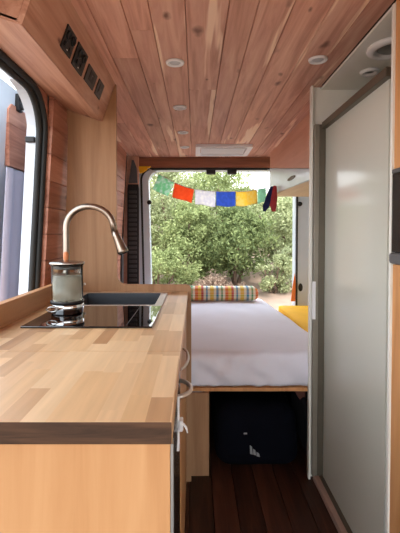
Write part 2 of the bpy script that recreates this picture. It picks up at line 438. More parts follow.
# rear opening: white metal frame with rounded corners
def rr(x0, x1, z0, z1, r, n=8):
    o = []
    for cx, cz, a0 in ((x1-r, z1-r, 0), (x0+r, z1-r, PI/2), (x0+r, z0+r, PI), (x1-r, z0+r, 1.5*PI)):
        o += [(cx+r*math.cos(a0+PI/2*i/n), cz+r*math.sin(a0+PI/2*i/n)) for i in range(n+1)]
    return o
def ring(mb, outer, inner, y0, y1, mi=0):
    n = len(outer); vs = [(x, y, z) for y in (y0, y1) for lst in (outer, inner) for x, z in lst]
    fs = []
    for i in range(n):
        j = (i+1) % n
        fs += [(i, j, n+j, n+i), (2*n+i, 3*n+i, 3*n+j, 2*n+j), (n+i, n+j, 3*n+j, 3*n+i), (i, 2*n+i, 2*n+j, j)]
    mb.add(vs, fs, mi)
mb = MB(); inner = rr(-.436, .940, .10, 1.785, .11); outer = rr(-.70, 1.18, -.05, 1.94, .05)
inner = [(x+(-.0 if x > .2 else -.0)+(.035*(1.785-z)/1.685 if x < .2 else 0), z) for x, z in inner]
ring(mb, outer, inner, 3.745, 3.86)
door2 = struct(mb.build('door_2', WHITEV))
mb = MB(); path = [(x+(-.066 if x < .2 else .012), 3.735, z+.014) for x, z in inner]
mb.tube(path, .009, 8, closed=True)
s_ = mb.build('door_seal', RUBBER); s_.parent = door2
for x, z in ((-.425, 1.485), (.975, 1.47)):
    mb = MB(); mb.lathe([(.004, -.03), (.020, -.03), (.022, -.012), (.014, 0)], (x, 3.745, z), (0, 1, 0), 16)
    k_ = mb.build('bump_stop', BLACKP); k_.parent = door2
mb = MB(); mb.lathe([(.03, -.012), (.032, 0)], (.99, 3.745, .69), (0, 1, 0), 20, sx=.62, sy=1.2)
k_ = mb.build('latch_opening', BLACKP); k_.parent = door2
for x0 in (.105, .30):
    mb = MB(); mb.box(x0, x0+.085, 3.70, 3.76, 1.745, 1.79, 0, .004)
    k_ = mb.build('striker', BLACKP); k_.parent = door2
mb = MB(); mb.prism([(.90, .56), (.94, .56), (.945, .70), (.935, .82), (.915, .70)], 3.735, 3.7445, 'Y')
k_ = mb.build('reflector', ORANGE); k_.parent = door2
mb = MB(); mb.box(-.62, .67, 3.705, 3.728, 1.782, 1.80, 0, .003)
s_ = mb.build('header_seal', RUBBER); s_.parent = door2

# ------------------------------------------------------------------ sliding door pushed back outside
def dxn(z): return -.875+.05*(z-.9)/.8
sd = thing('sliding_door', 'white sliding van door pushed back outside the left opening, lined with cedar and grey fabric', 'van door', (-.9, 2.2, -.1))
mb = MB()
for a, b in zip(zz[:-1]+[1.86], zz[1:-1]+[1.86]):
    if b > a: mb.prism([(dxn(a)-.012, a), (dxn(b)-.012, b), (dxn(b)-.06, b), (dxn(a)-.06, a)], 1.70, 2.85, 'Y')
P(mb, 'door_shell', WHITEV, sd)
mb = MB(); prof = [(1.915, 1.50), (1.915, 1.735), (1.925, 1.765), (1.95, 1.782), (2.35, 1.782), (2.40, 1.74), (2.40, 1.50)]
for k, (a, b) in enumerate(((1.50, 1.59), (1.592, 1.69), (1.692, 1.782))):
    pp = [(1.93 if k < 2 else 1.945, a)]
    y0 = 1.79
    q = [(y0, a), (2.4, a), (2.4, b), (y0+(.03 if k == 2 else 0), b), (y0, b-(.03 if k == 2 else 0))]
    mb.prism(q, -.845+.0, -.826, 'X')
P(mb, 'cedar_panel', SLAT, sd)
mb = MB(); N_ = 60; vs = []; fs = []
for i in range(N_+1):
    y = 1.74+1.0*i/N_
    for j, z in enumerate((.15, .6, 1.0, 1.3, 1.44, 1.485)):
        d = .012+.010*math.sin(i*.95+.3*math.sin(z*4))*(1 if j < 5 else .4)
        vs.append((dxn(z)+d+.01, y, z))
for i in range(N_):
    for j in range(5): k = i*6+j; fs.append((k, k+6, k+7, k+1))
mb.add(vs, fs, 0, True)
cur = P(mb, 'fabric_lining', LAV, sd)
mo = cur.modifiers.new('t', 'SOLIDIFY'); mo.thickness = .006
mb = MB(); mb.box(-.846, -.812, 1.862, 1.905, 1.765, 1.845, 0, .005); mb.box(-.815, -.80, 1.872, 1.896, 1.775, 1.80, 0, .003); mb.box(-.815, -.80, 1.872, 1.896, 1.815, 1.838, 0, .003)
P(mb, 'latch_bracket', BLACKP, sd)

# ------------------------------------------------------------------ kitchen unit
WT, WB = .921, .887
XR, XL = -.034, -.598
cab = thing('base_cabinet', 'honey plywood kitchen base cabinet under the butcher block worktop', 'cabinet', (-.3, 1.2, 0))
mb = MB(); mb.box(XL, -.037, .590, .606, .02, WB-.001, 0, .001)
P(mb, 'end_panel', BIRCH, cab)
mb = MB(); mb.box(-.0365, -.0325, .5895, .607, .02, WB-.002)
lab(P(mb, 'edge_trim', GREYTRIM, cab), 'grey metal corner strip')
mb = MB(); mb.box(XL, XL+.012, .607, 1.89, .02, WB-.001); mb.box(XL+.013, -.06, .607, 1.89, .02, .04)
P(mb, 'carcass', BIRCH, cab)
for y0, y1 in ((.905, 1.08), (1.085, 1.40), (1.405, 1.855)):
    mb = MB(); mb.box(-.058, -.040, y0, y1, .745, .880, 0, .002)
    d_ = P(mb, 'drawer', BIRCH if y0 > 1.0 else BLACKF, cab)
    if y0 < 1.2:
        ya, yb = (.93, 1.035) if y0 < 1 else (1.10, 1.30)
        mb = MB(); z = .815 if y0 < 1 else .822; pts = []
        for i in range(15):
            t = i/14; pts.append((-.040+(.030 if y0 < 1 else .020)*math.sin(PI*t)**.6, ya+(yb-ya)*t, z))
        mb.tube(pts, .0055 if y0 < 1 else .004, 10)
        P(mb, 'handle', SATIN, d_)
for y0, y1 in ((1.085, 1.40), (1.405, 1.855)):
    mb = MB(); mb.box(-.058, -.040, y0, y1, .05, .740, 0, .002)
    P(mb, 'door', BIRCH, cab)
fr = thing('fridge', 'black-fronted under-counter fridge in the kitchen cabinet beside the aisle', 'fridge', (-.3, .8, .05))
mb = MB(); mb.box(-.55, -.062, .612, 1.08, .045, .735, 0, .004); P(mb, 'body', GREYP, fr)
mb = MB(); mb.box(-.060, -.041, .612, 1.08, .05, .742, 0, .004); P(mb, 'door', BLACKF, fr)
mb = MB(); mb.box(-.060, -.038, .612, .90, .746, .880, 0, .003); P(mb, 'control_panel', BLACKF, fr)
lt = MB(); lt.box(-.041, -.034, .866, .880, .72, .842, 0, .002); lt.box(-.036, -.026, .862, .884, .765, .79, 0, .003)
l_ = P(lt, 'latch', WHITEP, fr); lab(l_, 'white plastic slide latch')
mb = MB(); mb.tube([(-.032, .873, .778), (-.025, .872, .778), (-.020, .869, .773), (-.016, .864, .762)], [.003, .003, .0028, .0015], 8)
P(mb, 'hook', WHITEP, l_)

def slab(name, boxes, parent=None):
    mb = MB()
    for b in boxes: mb.box(*b, WB, WT)
    o = mb.build(name, [BLOCK, ENDG], parent)
    return o
fl = slab('worktop_extension', [(XL, XR, .5835, .9380)])
for p_ in fl.data.polygons:
    if p_.normal.y < -.9: p_.material_index = 1
tag(fl, 'front piece of the butcher block worktop with dark end grain edge, before the seam', 'worktop')
bv = fl.modifiers.new('b', 'BEVEL'); bv.width = .0015; bv.segments = 2
HX0, HX1, HY0, HY1 = -.505, -.132, 1.17, 1.83
wt = slab('worktop', [(XL, XR, .9392, HY0), (XL, HX0, HY0, HY1), (HX1, XR, HY0, HY1), (XL, XR, HY1, 1.899)])
tag(wt, 'long butcher block worktop holding the black hob and sink, behind the seam', 'worktop')
mb = MB(); mb.box(-.592, -.566, 0.45, 1.897, WT+.0005, .992, 0, .002)
tag(mb.build('sill_board', SILL), 'long upright wooden board along the left back edge of the worktop', 'board')

# plywood end panel: tall left part, sweeping down to a low lip at the right
pts = [(-.625, 0), (-.018, 0), (-.018, .93)]
pts += [(-.043+.025*math.cos(a*PI/16), .93+.025*math.sin(a*PI/16)) for a in range(1, 9)]
pts += [(-.325, .955)]
pts += [(-.325-.047*math.sin(a*PI/16), 1.002-.047*math.cos(a*PI/16)) for a in range(1, 9)]
pts += [(-.372, 1.899), (-.63, 1.899), (-.60, 1.70), (-.607, 1.40), (-.632, .95)]
mb = MB(); mb.prism(pts, 1.9005, 1.917, 'Y')
tag(mb.build('divider_panel', PLY), 'tall tan plywood panel behind the tap, curving down to a low lip', 'panel')

# hob and sink unit
hs = thing('hob_and_sink', 'black glass hob joined to a steel sink, set into the worktop', 'hob', (-.32, 1.5, WT))
mb = MB(); mb.box(HX0-.006, HX1+.006, 1.162, 1.495, WT+.0008, WT+.006, 0, .0015)
gl = P(mb, 'hob_glass', BLACKG, hs)
mb = MB(); mb.box(-.204, -.2025, 1.17, 1.49, WT+.0061, WT+.0066)
P(mb, 'glass_joint', GREYP, gl)
mb = MB(); o_ = rr(HX0-.006, HX1+.006, 1.50, 1.838, .012); i_ = rr(HX0+.016, HX1-.022, 1.522, 1.818, .014)
n = len(o_); zt = WT+.005
vs = [(x, y, WT+.0008) for x, y in o_]+[(x, y, zt) for x, y in o_]+[(x, y, zt) for x, y in i_]+[(x, y, WT-.10) for x, y in [(a*.985-.0048, b*.985+.025) for a, b in i_]]
fs = []
for k in range(3):
    for i in range(n): j = (i+1) % n; fs.append((k*n+i, k*n+j, (k+1)*n+j, (k+1)*n+i))
fs.append([3*n+i for i in range(n)])
mb.add(vs, fs)
for q_ in range(len(mb.f)): mb.mi[q_] = 1 if q_ >= 2*n else 0
sk = P(mb, 'sink_basin', [SATIN, GRAPH], hs)
mb = MB(); mb.lathe([(.034, .0012), (.034, .004), (.026, .005), (.0, .002)], (-.33, 1.67, WT-.10), n=24); P(mb, 'drain', CHROME, sk)

# tap
tp = thing('kitchen_tap', 'brushed nickel gooseneck kitchen tap with pull-down spray beside the sink', 'tap', (-.535, 1.66, WT))
mb = MB(); mb.lathe([(.024, .0006), (.024, .008), (.019, .014), (.0185, .07), (.014, .08)], (-.535, 1.66, WT), n=24); P(mb, 'base', NICKEL, tp)
pts = [(-.535, 1.66, .98), (-.535, 1.66, 1.08), (-.535, 1.66, 1.20)]
cx, cz, ra, rb = -.437, 1.222, .098, .088
for i in range(0, 17):
    a = PI-PI*.93*i/16; pts.append((cx+ra*math.cos(a), 1.66, cz+rb*math.sin(a)))
pts += [(-.333, 1.66, 1.200)]
mb = MB(); mb.tube(pts, .0132, 14); P(mb, 'spout', NICKEL, tp)
d = Vector((.037, 0, -.09)).normalized()
mb = MB(); mb.lathe([(.0145, 0), (.0155, .02), (.018, .05), (.0225, .085), (.0235, .094), (.019, .0955), (0, .095)], Vector((-.334, 1.66, 1.206)), d, 20)
sh_ = P(mb, 'spray_head', NICKEL, tp)
mb = MB(); mb.lathe([(.0185, 0), (.0185, .004), (0, .005)], Vector((-.334, 1.66, 1.206))+d*.0958, d, 20); P(mb, 'nozzle', BLACKP, sh_)
mb = MB(); mb.tube([(-.52, 1.66, .965), (-.49, 1.655, .975), (-.455, 1.65, .99)], [.009, .006, .005], 10); P(mb, 'lever', NICKEL, tp)

# french press
cx, cy, z0 = -.436, 1.363, WT+.0068
fp = thing('french_press', 'glass french press coffee maker with chrome base standing on the black hob', 'coffee maker', (cx, cy, z0))
mb = MB(); mb.lathe([(.050, 0), (.053, .004), (.053, .012), (.0545, .014), (.0545, .030), (.052, .034), (.046, .034), (.046, .006), (0, .006)], (cx, cy, z0), n=40)
bs = P(mb, 'base', CHROME, fp)
mb = MB(); mb.tube([(cx-.052+.002*math.cos(a*PI/6), cy-.02, 0) for a in range(1)]+[], .001, 4) if False else None
e_ = MB(); ept = [(cx-.034+.017*math.cos(a*PI/10), cy-.0555+.010*abs(math.cos(a*PI/10))*.0, z0+.021+.008*math.sin(a*PI/10)) for a in range(20)]
e_.tube(ept, .0018, 6, closed=True); P(e_, 'badge_ring', STEEL, bs)
mb = MB(); mb.lathe([(.0553, .0345), (.0553, .044), (.0505, .044), (.0505, .0345)], (cx, cy, z0), n=40); lab(P(mb, 'band', BLACKP, fp), 'thin black band under the glass')
mb = MB(); mb.lathe([(0, .036), (.049, .036), (.0515, .040), (.0525, .16), (.055, .164), (.055, .1665), (.0505, .164), (.0497, .045), (.047, .0395), (0, .0395)], (cx, cy, z0), n=48); P(mb, 'beaker', GLASS, fp)
mb = MB(); mb.lathe([(0, .0405), (.0465, .0408), (.0488, .047), (.0492, .125), (0, .125)], (cx, cy, z0), n=48); P(mb, 'water', WATER, fp)
mb = MB(); mb.lathe([(.0505, .1668), (.0575, .1668), (.0585, .171), (.055, .1745), (.02, .178), (0, .179)], (cx, cy, z0), n=40); ld = P(mb, 'lid', STEEL, fp)
mb = MB(); mb.lathe([(.006, .1785), (.0085, .184), (.0095, .196), (.009, .204), (.005, .208), (0, .208)], (cx-.004, cy, z0), n=20); lab(P(mb, 'knob', CORK, fp), 'copper coloured lid knob')
mb = MB(); mb.lathe([(.003, .0), (.003, .178)], (cx, cy, z0), n=8)
mb = MB(); mb.lathe([(.0035, .128), (.0035, .1665)], (cx, cy, z0), n=10); mb.lathe([(.047, .150), (.048, .152), (.047, .160), (.046, .160)], (cx, cy, z0), n=36); P(mb, 'plunger', GREYP, fp)
mb = MB(); mb.tube([(cx+.057, cy+.012, z0+.165), (cx+.066, cy+.02, z0+.168), (cx+.072, cy+.024, z0+.150), (cx+.070, cy+.024, z0+.08), (cx+.058, cy+.012, z0+.05)], .003, 8)

# ------------------------------------------------------------------ soffit with sockets, upper left
sf = thing('overhead_soffit', 'boxed wooden soffit above the left opening carrying dark switch plates', 'soffit', (-.55, 1.45, 1.75))
mb = MB(); mb.prism([(-.375, 1.899), (-.437, 1.727), (-.451, 1.733), (-.390, 1.899)], 1.024, 1.899, 'Y'); P(mb, 'front_board', FIR, sf)
mb = MB(); mb.prism([(-.4385, 1.7255), (-.655, 1.797), (-.650, 1.811), (-.449, 1.742)], 1.026, 1.899, 'Y'); P(mb, 'bottom_board', FIR, sf)
mb = MB(); mb.prism([(-.392, 1.899), (-.452, 1.737), (-.640, 1.802), (-.640, 1.899)], 1.026, 1.040, 'Y'); P(mb, 'end_board', FIR, sf)
ux = Vector((-.062, 0, -.172)).normalized(); un = Vector((.172, 0, -.062)).normalized()
def on_soffit(y, s, h): return Vector((-.375, y, 1.899))+ux*(s+.006)+un*h
def plate(y0, y1, s0, s1, name, label, kind):
    c = on_soffit((y0+y1)/2, (s0+s1)/2, 0); t = thing(name, label, 'switch panel', c, 'dark panels on the soffit face')
    def bx(ya, yb, sa, sb, h0, h1, m, nm, par, bev=.002):
        mb = MB(); mb.box(ya, yb, sa, sb, h0, h1, 0, bev)
        mb.v = [tuple(on_soffit(v[0], v[1], v[2])) for v in mb.v]
        return P(mb, nm, m, par)
    pl = bx(y0, y1, s0, s1, .0006, .006, BLACKP if kind < 2 else GREYD, 'plate', t)
    ym = (y0+y1)/2; sm_ = (s0+s1)/2
    if kind < 2:
        for k, (dy, ds) in enumerate(((-.022, -.012), (.022, -.012), (-.022, .018), (.022, .018))):
            if k < 2:
                mb = MB(); mb.lathe([(.015, .0062), (.015, .010), (.012, .012), (.011, .007), (0, .007)], (0, 0, 0), (0, 0, 1), 20)
                mb.v = [tuple(on_soffit(ym+dy+v[0], sm_+ds+v[1], v[2])) for v in mb.v]
                P(mb, 'socket', BLACKP, t)
            else: bx(ym+dy-.012, ym+dy+.012, sm_+ds-.007, sm_+ds+.007, .0062, .012 if k == 2 else .010, BLACKP, 'rocker', t, .0015)
        bx(ym-.004, ym+.004, s1-.012, s1-.009, .0061, .0068, WHITEP, 'marking', t, 0)
    elif kind == 2:
        bx(ym-.028, ym+.028, sm_-.02, sm_+.016, .0062, .0075, BLACKP, 'screen', t, .0006)
        bx(ym-.008, ym+.010, sm_-.010, sm_-.005, .0077, .008, GREYP, 'marking', t, 0); bx(ym-.008, ym-.003, sm_-.010, sm_+.008, .0077, .008, GREYP, 'marking', t, 0)
    else:
        bx(ym-.02, ym+.02, sm_-.018, sm_+.018, .0062, .0085, GREYD, 'rocker', t, .001)
        bx(ym-.006, ym+.006, sm_-.003, sm_+.003, .0087, .009, GREYP, 'marking', t, 0)
GREYD = mat('dark_grey_plate', (62, 56, 52), .45, var=.05)
plate(1.250, 1.340, .050, .123, 'socket_panel', 'black socket panel nearest the viewer on the wooden soffit', 0)
plate(1.364, 1.478, .050, .128, 'socket_panel', 'second black socket panel on the soffit, biggest of the row', 1)
plate(1.512, 1.634, .062, .124, 'control_panel', 'dark square display panel third along the soffit', 2)
plate(1.667, 1.750, .058, .123, 'switch_panel', 'small grey switch plate at the far end of the soffit row', 3)

# ------------------------------------------------------------------ ceiling lights and roof vent
def downlight(x, y, label):
    t = thing('ceiling_light', label, 'ceiling light', (x, y, ZC), 'round recessed ceiling lights')
    mb = MB(); mb.lathe([(.025, -.001), (.025, -.007), (.030, -.009), (.036, -.0075), (.0385, -.001)], (x, y, ZC), n=32); P(mb, 'trim_ring', WHITEP, t)
    mb = MB(); mb.lathe([(0, -.0035), (.020, -.0055), (.0245, -.0015), (.0245, -.001)], (x, y, ZC), n=28); P(mb, 'lens', LENS, t)
    return t
dl = downlight(-.082, 1.657, 'round white ceiling light nearest the viewer in the left row')
for y, l in ((2.242, 'round white ceiling light, second of the left row'), (2.793, 'round white ceiling light, third of the left row'), (3.27, 'small far ceiling light just left of the roof vent')):
    dup(dl, (-.084, y, ZC), l)
dup(dl, (.495, 1.629, ZC), 'round white ceiling light alone at the right, beside the shower')
rv = thing('roof_vent', 'flat white square roof vent at the rear of the wooden ceiling', 'roof vent', (.23, 3.36, ZC))
def zring(mb, o, i, z0, z1):
    n = len(o); vs = [(x, y, z) for z in (z0, z1) for l in (o, i) for x, y in l]; fs = []
    for k in range(n):
        j = (k+1) % n; fs += [(k, j, n+j, n+k), (2*n+k, 3*n+k, 3*n+j, 2*n+j), (n+k, n+j, 3*n+j, 3*n+k), (k, 2*n+k, 2*n+j, j)]
    mb.add(vs, fs)
mb = MB(); zring(mb, rr(.005, .46, 3.165, 3.56, .03), rr(.045, .42, 3.20, 3.52, .02), ZC-.022, ZC-.001); P(mb, 'frame', WHITEP, rv)
mb = MB(); mb.box(.05, .415, 3.275, 3.515, ZC-.013, ZC-.009, 0, .001)
for k in range(8): mb.box(.06, .405, 3.285+.028*k, 3.297+.028*k, ZC-.0155, ZC-.0131)
P(mb, 'grille', WHITEP, rv)
mb = MB(); mb.box(.047, .418, 3.202, 3.272, ZC-.007, ZC-.003); lab(P(mb, 'dark_slot', BLACKP, rv), 'dark gap at the front of the vent')

# ------------------------------------------------------------------ shower front
sw = thing('shower_door', 'white frosted sliding shower door in a bronze metal frame, on the right', 'shower door', (.6, 1.6, 0))
mb = MB(); mb.box(.618, .626, 1.285, 1.905, .022, 1.690); P(mb, 'door_panel', DOORW, sw)
mb = MB(); mb.box(.564, .587, 1.895, 1.917, .03, 1.712, 0, .002); P(mb, 'jamb', ALU, sw)
mb = MB(); mb.box(.588, .617, 1.898, 1.916, .03, 1.712, 0, .002); P(mb, 'door_stile', ALUD, sw)
mb = MB(); mb.box(.596, .629, 1.262, 1.895, 1.690, 1.720, 0, .003); P(mb, 'header_rail', ALUD, sw)
mb = MB(); mb.box(.5985, .628, 1.232, 1.917, .0008, .026, 0, .002)
lab(P(mb, 'bottom_track', ALUD, sw), 'metal floor track of the shower door')
mb = MB(); mb.box(.572, .598, 1.232, 1.917, .0008, .030, 0, .004); lab(P(mb, 'threshold', THRESH, sw), 'pinkish grey threshold strip on the floor')
mb = MB(); mb.box(.556, .572, 1.888, 1.8945, .79, .97, 0, .001); lab(P(mb, 'strike_plate', WHITEP, sw), 'small white plate on the frame')
fan = thing('shower_vent', 'round white vent ring in the white shower ceiling', 'vent', (.735, 1.50, ZC-.012))
c = (.735, 1.50, ZC-.0125)
mb = MB(); mb.lathe([(.060, -.002), (.062, -.012), (.072, -.016), (.090, -.010), (.095, 0)], c, n=40); P(mb, 'ring', WHITEP, fan)
mb = MB(); mb.lathe([(.060, -.001), (.050, -.004), (0, -.005)], c, n=32); P(mb, 'cover', GREYTRIM, fan)
sl_ = thing('shower_light', 'small round white light in the shower ceiling behind the vent ring', 'ceiling light', (.742, 1.72, ZC-.012))
c = (.742, 1.72, ZC-.0125)
mb = MB(); mb.lathe([(.022, -.001), (.024, -.010), (.034, -.012), (.040, 0)], c, n=32); P(mb, 'trim_ring', WHITEP, sl_)
mb = MB(); mb.lathe([(.0215, -.001), (0, -.004)], c, n=24); P(mb, 'lens', BLACKP, sl_)

# tall cabinet with built-in microwave at the right edge
tc_ = thing('tall_cabinet', 'tall honey wood cabinet at the right edge around a dark microwave', 'cabinet', (.85, .9, 0))
def cabbox(z0, z1, nm, par=tc_, m=HONEY): mb = MB(); mb.box(.6, .618, .62, 1.2115, z0, z1, 0, .001); return P(mb, nm, m, par)
cabbox(.03, 1.105, 'lower_door'); cabbox(1.393, 1.896, 'upper_door')
mb = MB(); mb.box(.594, .614, 1.212, 1.2245, .0, 1.886); lab(P(mb, 'edge_strip', OFFW, tc_), 'thin white edge strip')
mb = MB(); mb.box(.619, 1.168, .62, .636, .03, 1.896); mb.box(.619, 1.168, 1.214, 1.23, .03, 1.886); mb.box(.619, 1.168, .637, 1.213, 1.08, 1.104); mb.box(.619, 1.168, .637, 1.213, 1.393, 1.41)
P(mb, 'carcass', HONEY, tc_)
mb = MB(); mb.box(.592, .5995, 1.145, 1.153, 1.045, 1.075, 0, .001); mb.box(.592, .5995, 1.145, 1.153, 1.085, 1.10, 0, .001)
P(mb, 'hinge', ALUD, tc_)
mw = thing('microwave', 'dark built-in microwave with grey handle in the right tall cabinet', 'microwave', (.8, .93, 1.11))
mb = MB(); mb.box(.604, 1.05, .66, 1.206, 1.1055, 1.389); P(mb, 'body', BLACKP, mw)
mb = MB(); mb.box(.592, .603, .66, 1.206, 1.142, 1.377, 0, .003); P(mb, 'door', SMOKE, mw)
mb = MB(); mb.box(.584, .603, .655, 1.209, 1.108, 1.141, 0, .008); lab(P(mb, 'handle', GREYP, mw), 'grey handle bar along the bottom')
mb = MB(); mb.box(.590, .603, .655, 1.207, 1.3775, 1.390, 0, .003); P(mb, 'top_trim', GREYP, mw)

# ------------------------------------------------------------------ bed
YF = 1.965
bp = thing('bed_platform', 'raised plywood bed platform across the rear of the van', 'bed', (.2, 2.8, 0))
mb = MB(); mb.box(-.62, 1.16, YF, 3.69, .414, .432, 0, .002); P(mb, 'deck', HONEY, bp)
mb = MB(); mb.box(-.62, .069, YF-.022, YF-.004, .001, .413, 0, .001); P(mb, 'front_panel', PLY, bp)
mb = MB(); mb.box(.052, .069, YF-.003, 3.655, .001, .413); P(mb, 'side_panel', PLY, bp)
mb = MB(); mb.prism([(.50, .413), (.556, .413), (.556, .37), (.545, .375), (.53, .36), (.515, .38)], YF+.03, YF+.06, 'Y'); lab(P(mb, 'bracket', RUST, bp), 'dark reddish scrap of wood under the right end')
mb = MB(); mb.box(.052, 1.16, 3.66, 3.68, .001, .413); P(mb, 'rear_panel', PLY, bp)
def mf(q):
    t = (q.y-YF)/1.8; right = .655+.07-.12*t
    if q.x > .3:
        k = (q.x-.3)/(.70-.3); q.x = .3+k*(right-.3)
    if q.y > 3.3 and q.x > .35:      # rounded far corner
        k = min(1, (q.x-.35)/.25); q.y -= .10*k*k*max(0, (q.y-3.3)/.4)
    a = noise.noise(Vector((q.x*2.2, q.y*2.2, 3)))*.008+noise.noise(Vector((q.x*7, q.y*3.5, 8)))*.006
    if q.z > .56: q.z += a
    if q.y < YF+.03:                 # the hanging front: soft folds
        d = noise.noise(Vector((q.x*9+q.z*9, 4, q.z*9)))*.026+noise.noise(Vector((q.x*24-q.z*16, 9, q.z*9)))*.014-.01
        q.y += d-.002; q.y = min(q.y, YF+.02)
    return q
mb = MB(); mb.rbox((.04, (YF+3.72)/2, 0.521), (.66, (3.72-YF)/2, .086), .035, (70, 70, 14), mf)
ms = mb.build('mattress', SHEETM, merge=True); tag(ms, 'wide mattress under a white cotton sheet on the rear bed platform', 'mattress')
def yf_(q): q.z += noise.noise(q*4)*.004; return q
mb = MB(); mb.rbox((.95, 2.87, .4915), (.195, .78, .056), .03, (12, 24, 6), yf_)
tag(mb.build('yellow_cushion', YELLOW, merge=True), 'bright yellow foam cushion beside the mattress, at the right of the bed', 'cushion')
# plaid bolster
def bol(q):
    q.z += noise.noise(Vector((q.x*5, q.y*9, 1)))*.004; return q
mb = MB(); mb.rbox((.13, 3.50, .672), (.42, .085, .060), .05, (40, 14, 10), bol)
bo = mb.build('bolster_pillow', PLAID, origin=(.13, 3.50, .62), merge=True); tag(bo, 'long plaid bolster pillow in yellow, blue, orange and green at the rear of the mattress', 'pillow')
# duffel under the bed
du = thing('duffel_bag', 'dark navy duffel bag with a small white triangle mark under the bed', 'bag', (.32, 2.4, 0))
def bg(q): q.z += noise.noise(q*6)*.012; q.x += noise.noise(q*5+Vector((3, 3, 3)))*.012; return q
mb = MB(); mb.rbox((.315, 2.26, .166), (.212, .275, .160), .08, (16, 20, 14), bg); P(mb, 'body', NAVY, du, merge=True)
mb = MB(); mb.tube([(.20, 2.18, .30), (.22, 2.18, .345), (.28, 2.18, .365), (.34, 2.18, .36), (.40, 2.18, .345), (.42, 2.18, .30)], .010, 8); P(mb, 'handle', NAVY, du)
mb = MB()
for a_, b_, c_, d_ in ((.287, .140, .292, .146), (.294, .128, .306, .134), (.302, .112, .326, .100)):
    pass
for k, (x0, x1, zt_, zb_) in enumerate(((.276, .289, .138, .096), (.292, .306, .120, .092), (.309, .325, .104, .084))):
    mb.prism([(x0, zb_), (x1, zb_-.004), (x1-.004, zt_-.008), (x0-.001, zt_)], 1.972, 1.976, 'Y')
lab(P(mb, 'mark', MARKM, du), 'small pale triangular mark of three slanted bars')
mb = MB(); mb.box(.244, .260, 1.970, 1.976, .196, .201); P(mb, 'zip_pull', MARKM, du)
def bl(q): q.x += noise.noise(q*5)*.02-.10*(q.z-.2); return q
mb = MB(); mb.rbox((.62, 2.22, .175), (.05, .16, .165), .04, (8, 12, 12), bl)
tag(mb.build('grey_bag', DGREY, merge=True), 'slouching dark grey bag at the right under the bed beside the shower wall', 'bag')

# ------------------------------------------------------------------ rear right overhead cabinet
oc = thing('overhead_cabinet', 'overhead cabinet above the right of the bed, orange wood over a white door', 'cabinet', (.9, 2.8, 1.55))
mb = MB(); mb.prism([(1.96, 1.897), (3.535, 1.897), (3.535, 1.770), (1.96, 1.515)], .66, .676, 'X'); P(mb, 'upper_board', PALEWOOD, oc)
mb = MB(); mb.prism([(1.96, 1.513), (3.535, 1.768), (3.535, 1.535), (1.96, 1.50)], .658, .674, 'X'); dr = P(mb, 'door', WHITEV, oc); SX_, SY_ = 3.0, .36
mb = MB(); mb.lathe([(.036, .0), (.036, .004), (.030, .0055), (.027, .001), (0, .001)], (.6575, 2.74, 1.573), (-1, 0, 0), 24, sx=SX_, sy=SY_)
fpull = P(mb, 'finger_pull', ALUD, dr)
mb = MB(); mb.prism([(.676, 1.52), (1.168, 1.52), (1.168, 1.54), (.676, 1.54)], 1.96, 3.535, 'Y'); lab(P(mb, 'underside', PALETAN, oc), 'tan wooden underside')
mb = MB(); mb.box(.676, 1.168, 3.518, 3.535, 1.5405, 1.897); P(mb, 'side_panel', OFFW, oc)

# ------------------------------------------------------------------ rear left pillar trim
pv = thing('pillar_vent', 'tall black ribbed plastic vent trim on the left rear pillar', 'vent', (-.57, 3.62, .7))
def pan(pts, y0, y1): mb = MB(); mb.prism(pts, y0, y1, 'Y'); return mb
mb = pan([(-.618, .70), (-.512, .70), (-.508, 1.60), (-.513, 1.64), (-.605, 1.64), (-.612, 1.60)], 3.63, 3.66); P(mb, 'body', BLACKP, pv)
mb = MB()
for k in range(20): mb.box(-.60, -.527, 3.618, 3.6295, .76+.042*k, .785+.042*k, 0, .003)
P(mb, 'ribs', RIBM, pv)
mb = pan([(-.602, 1.655), (-.522, 1.655), (-.528, 1.79), (-.555, 1.86), (-.572, 1.86), (-.585, 1.76)], 3.635, 3.66); lab(P(mb, 'upper_cap', GREYP, pv), 'tapering charcoal cap above the ribs')
mb = MB(); mb.box(-.655, -.515, 3.665, 3.70, .3, ZC-.001)
struct(mb.build('wall_rear', PALEWOOD))
mb = MB(); mb.prism([(-.51, 1.80), (-.40, 1.80), (-.44, 1.765), (-.47, 1.745), (-.50, 1.74)], 3.62, 3.64, 'Y')
tag(mb.build('yellow_pennant', YELLOW), 'small yellow cloth scrap in the top left corner of the rear opening', 'cloth')

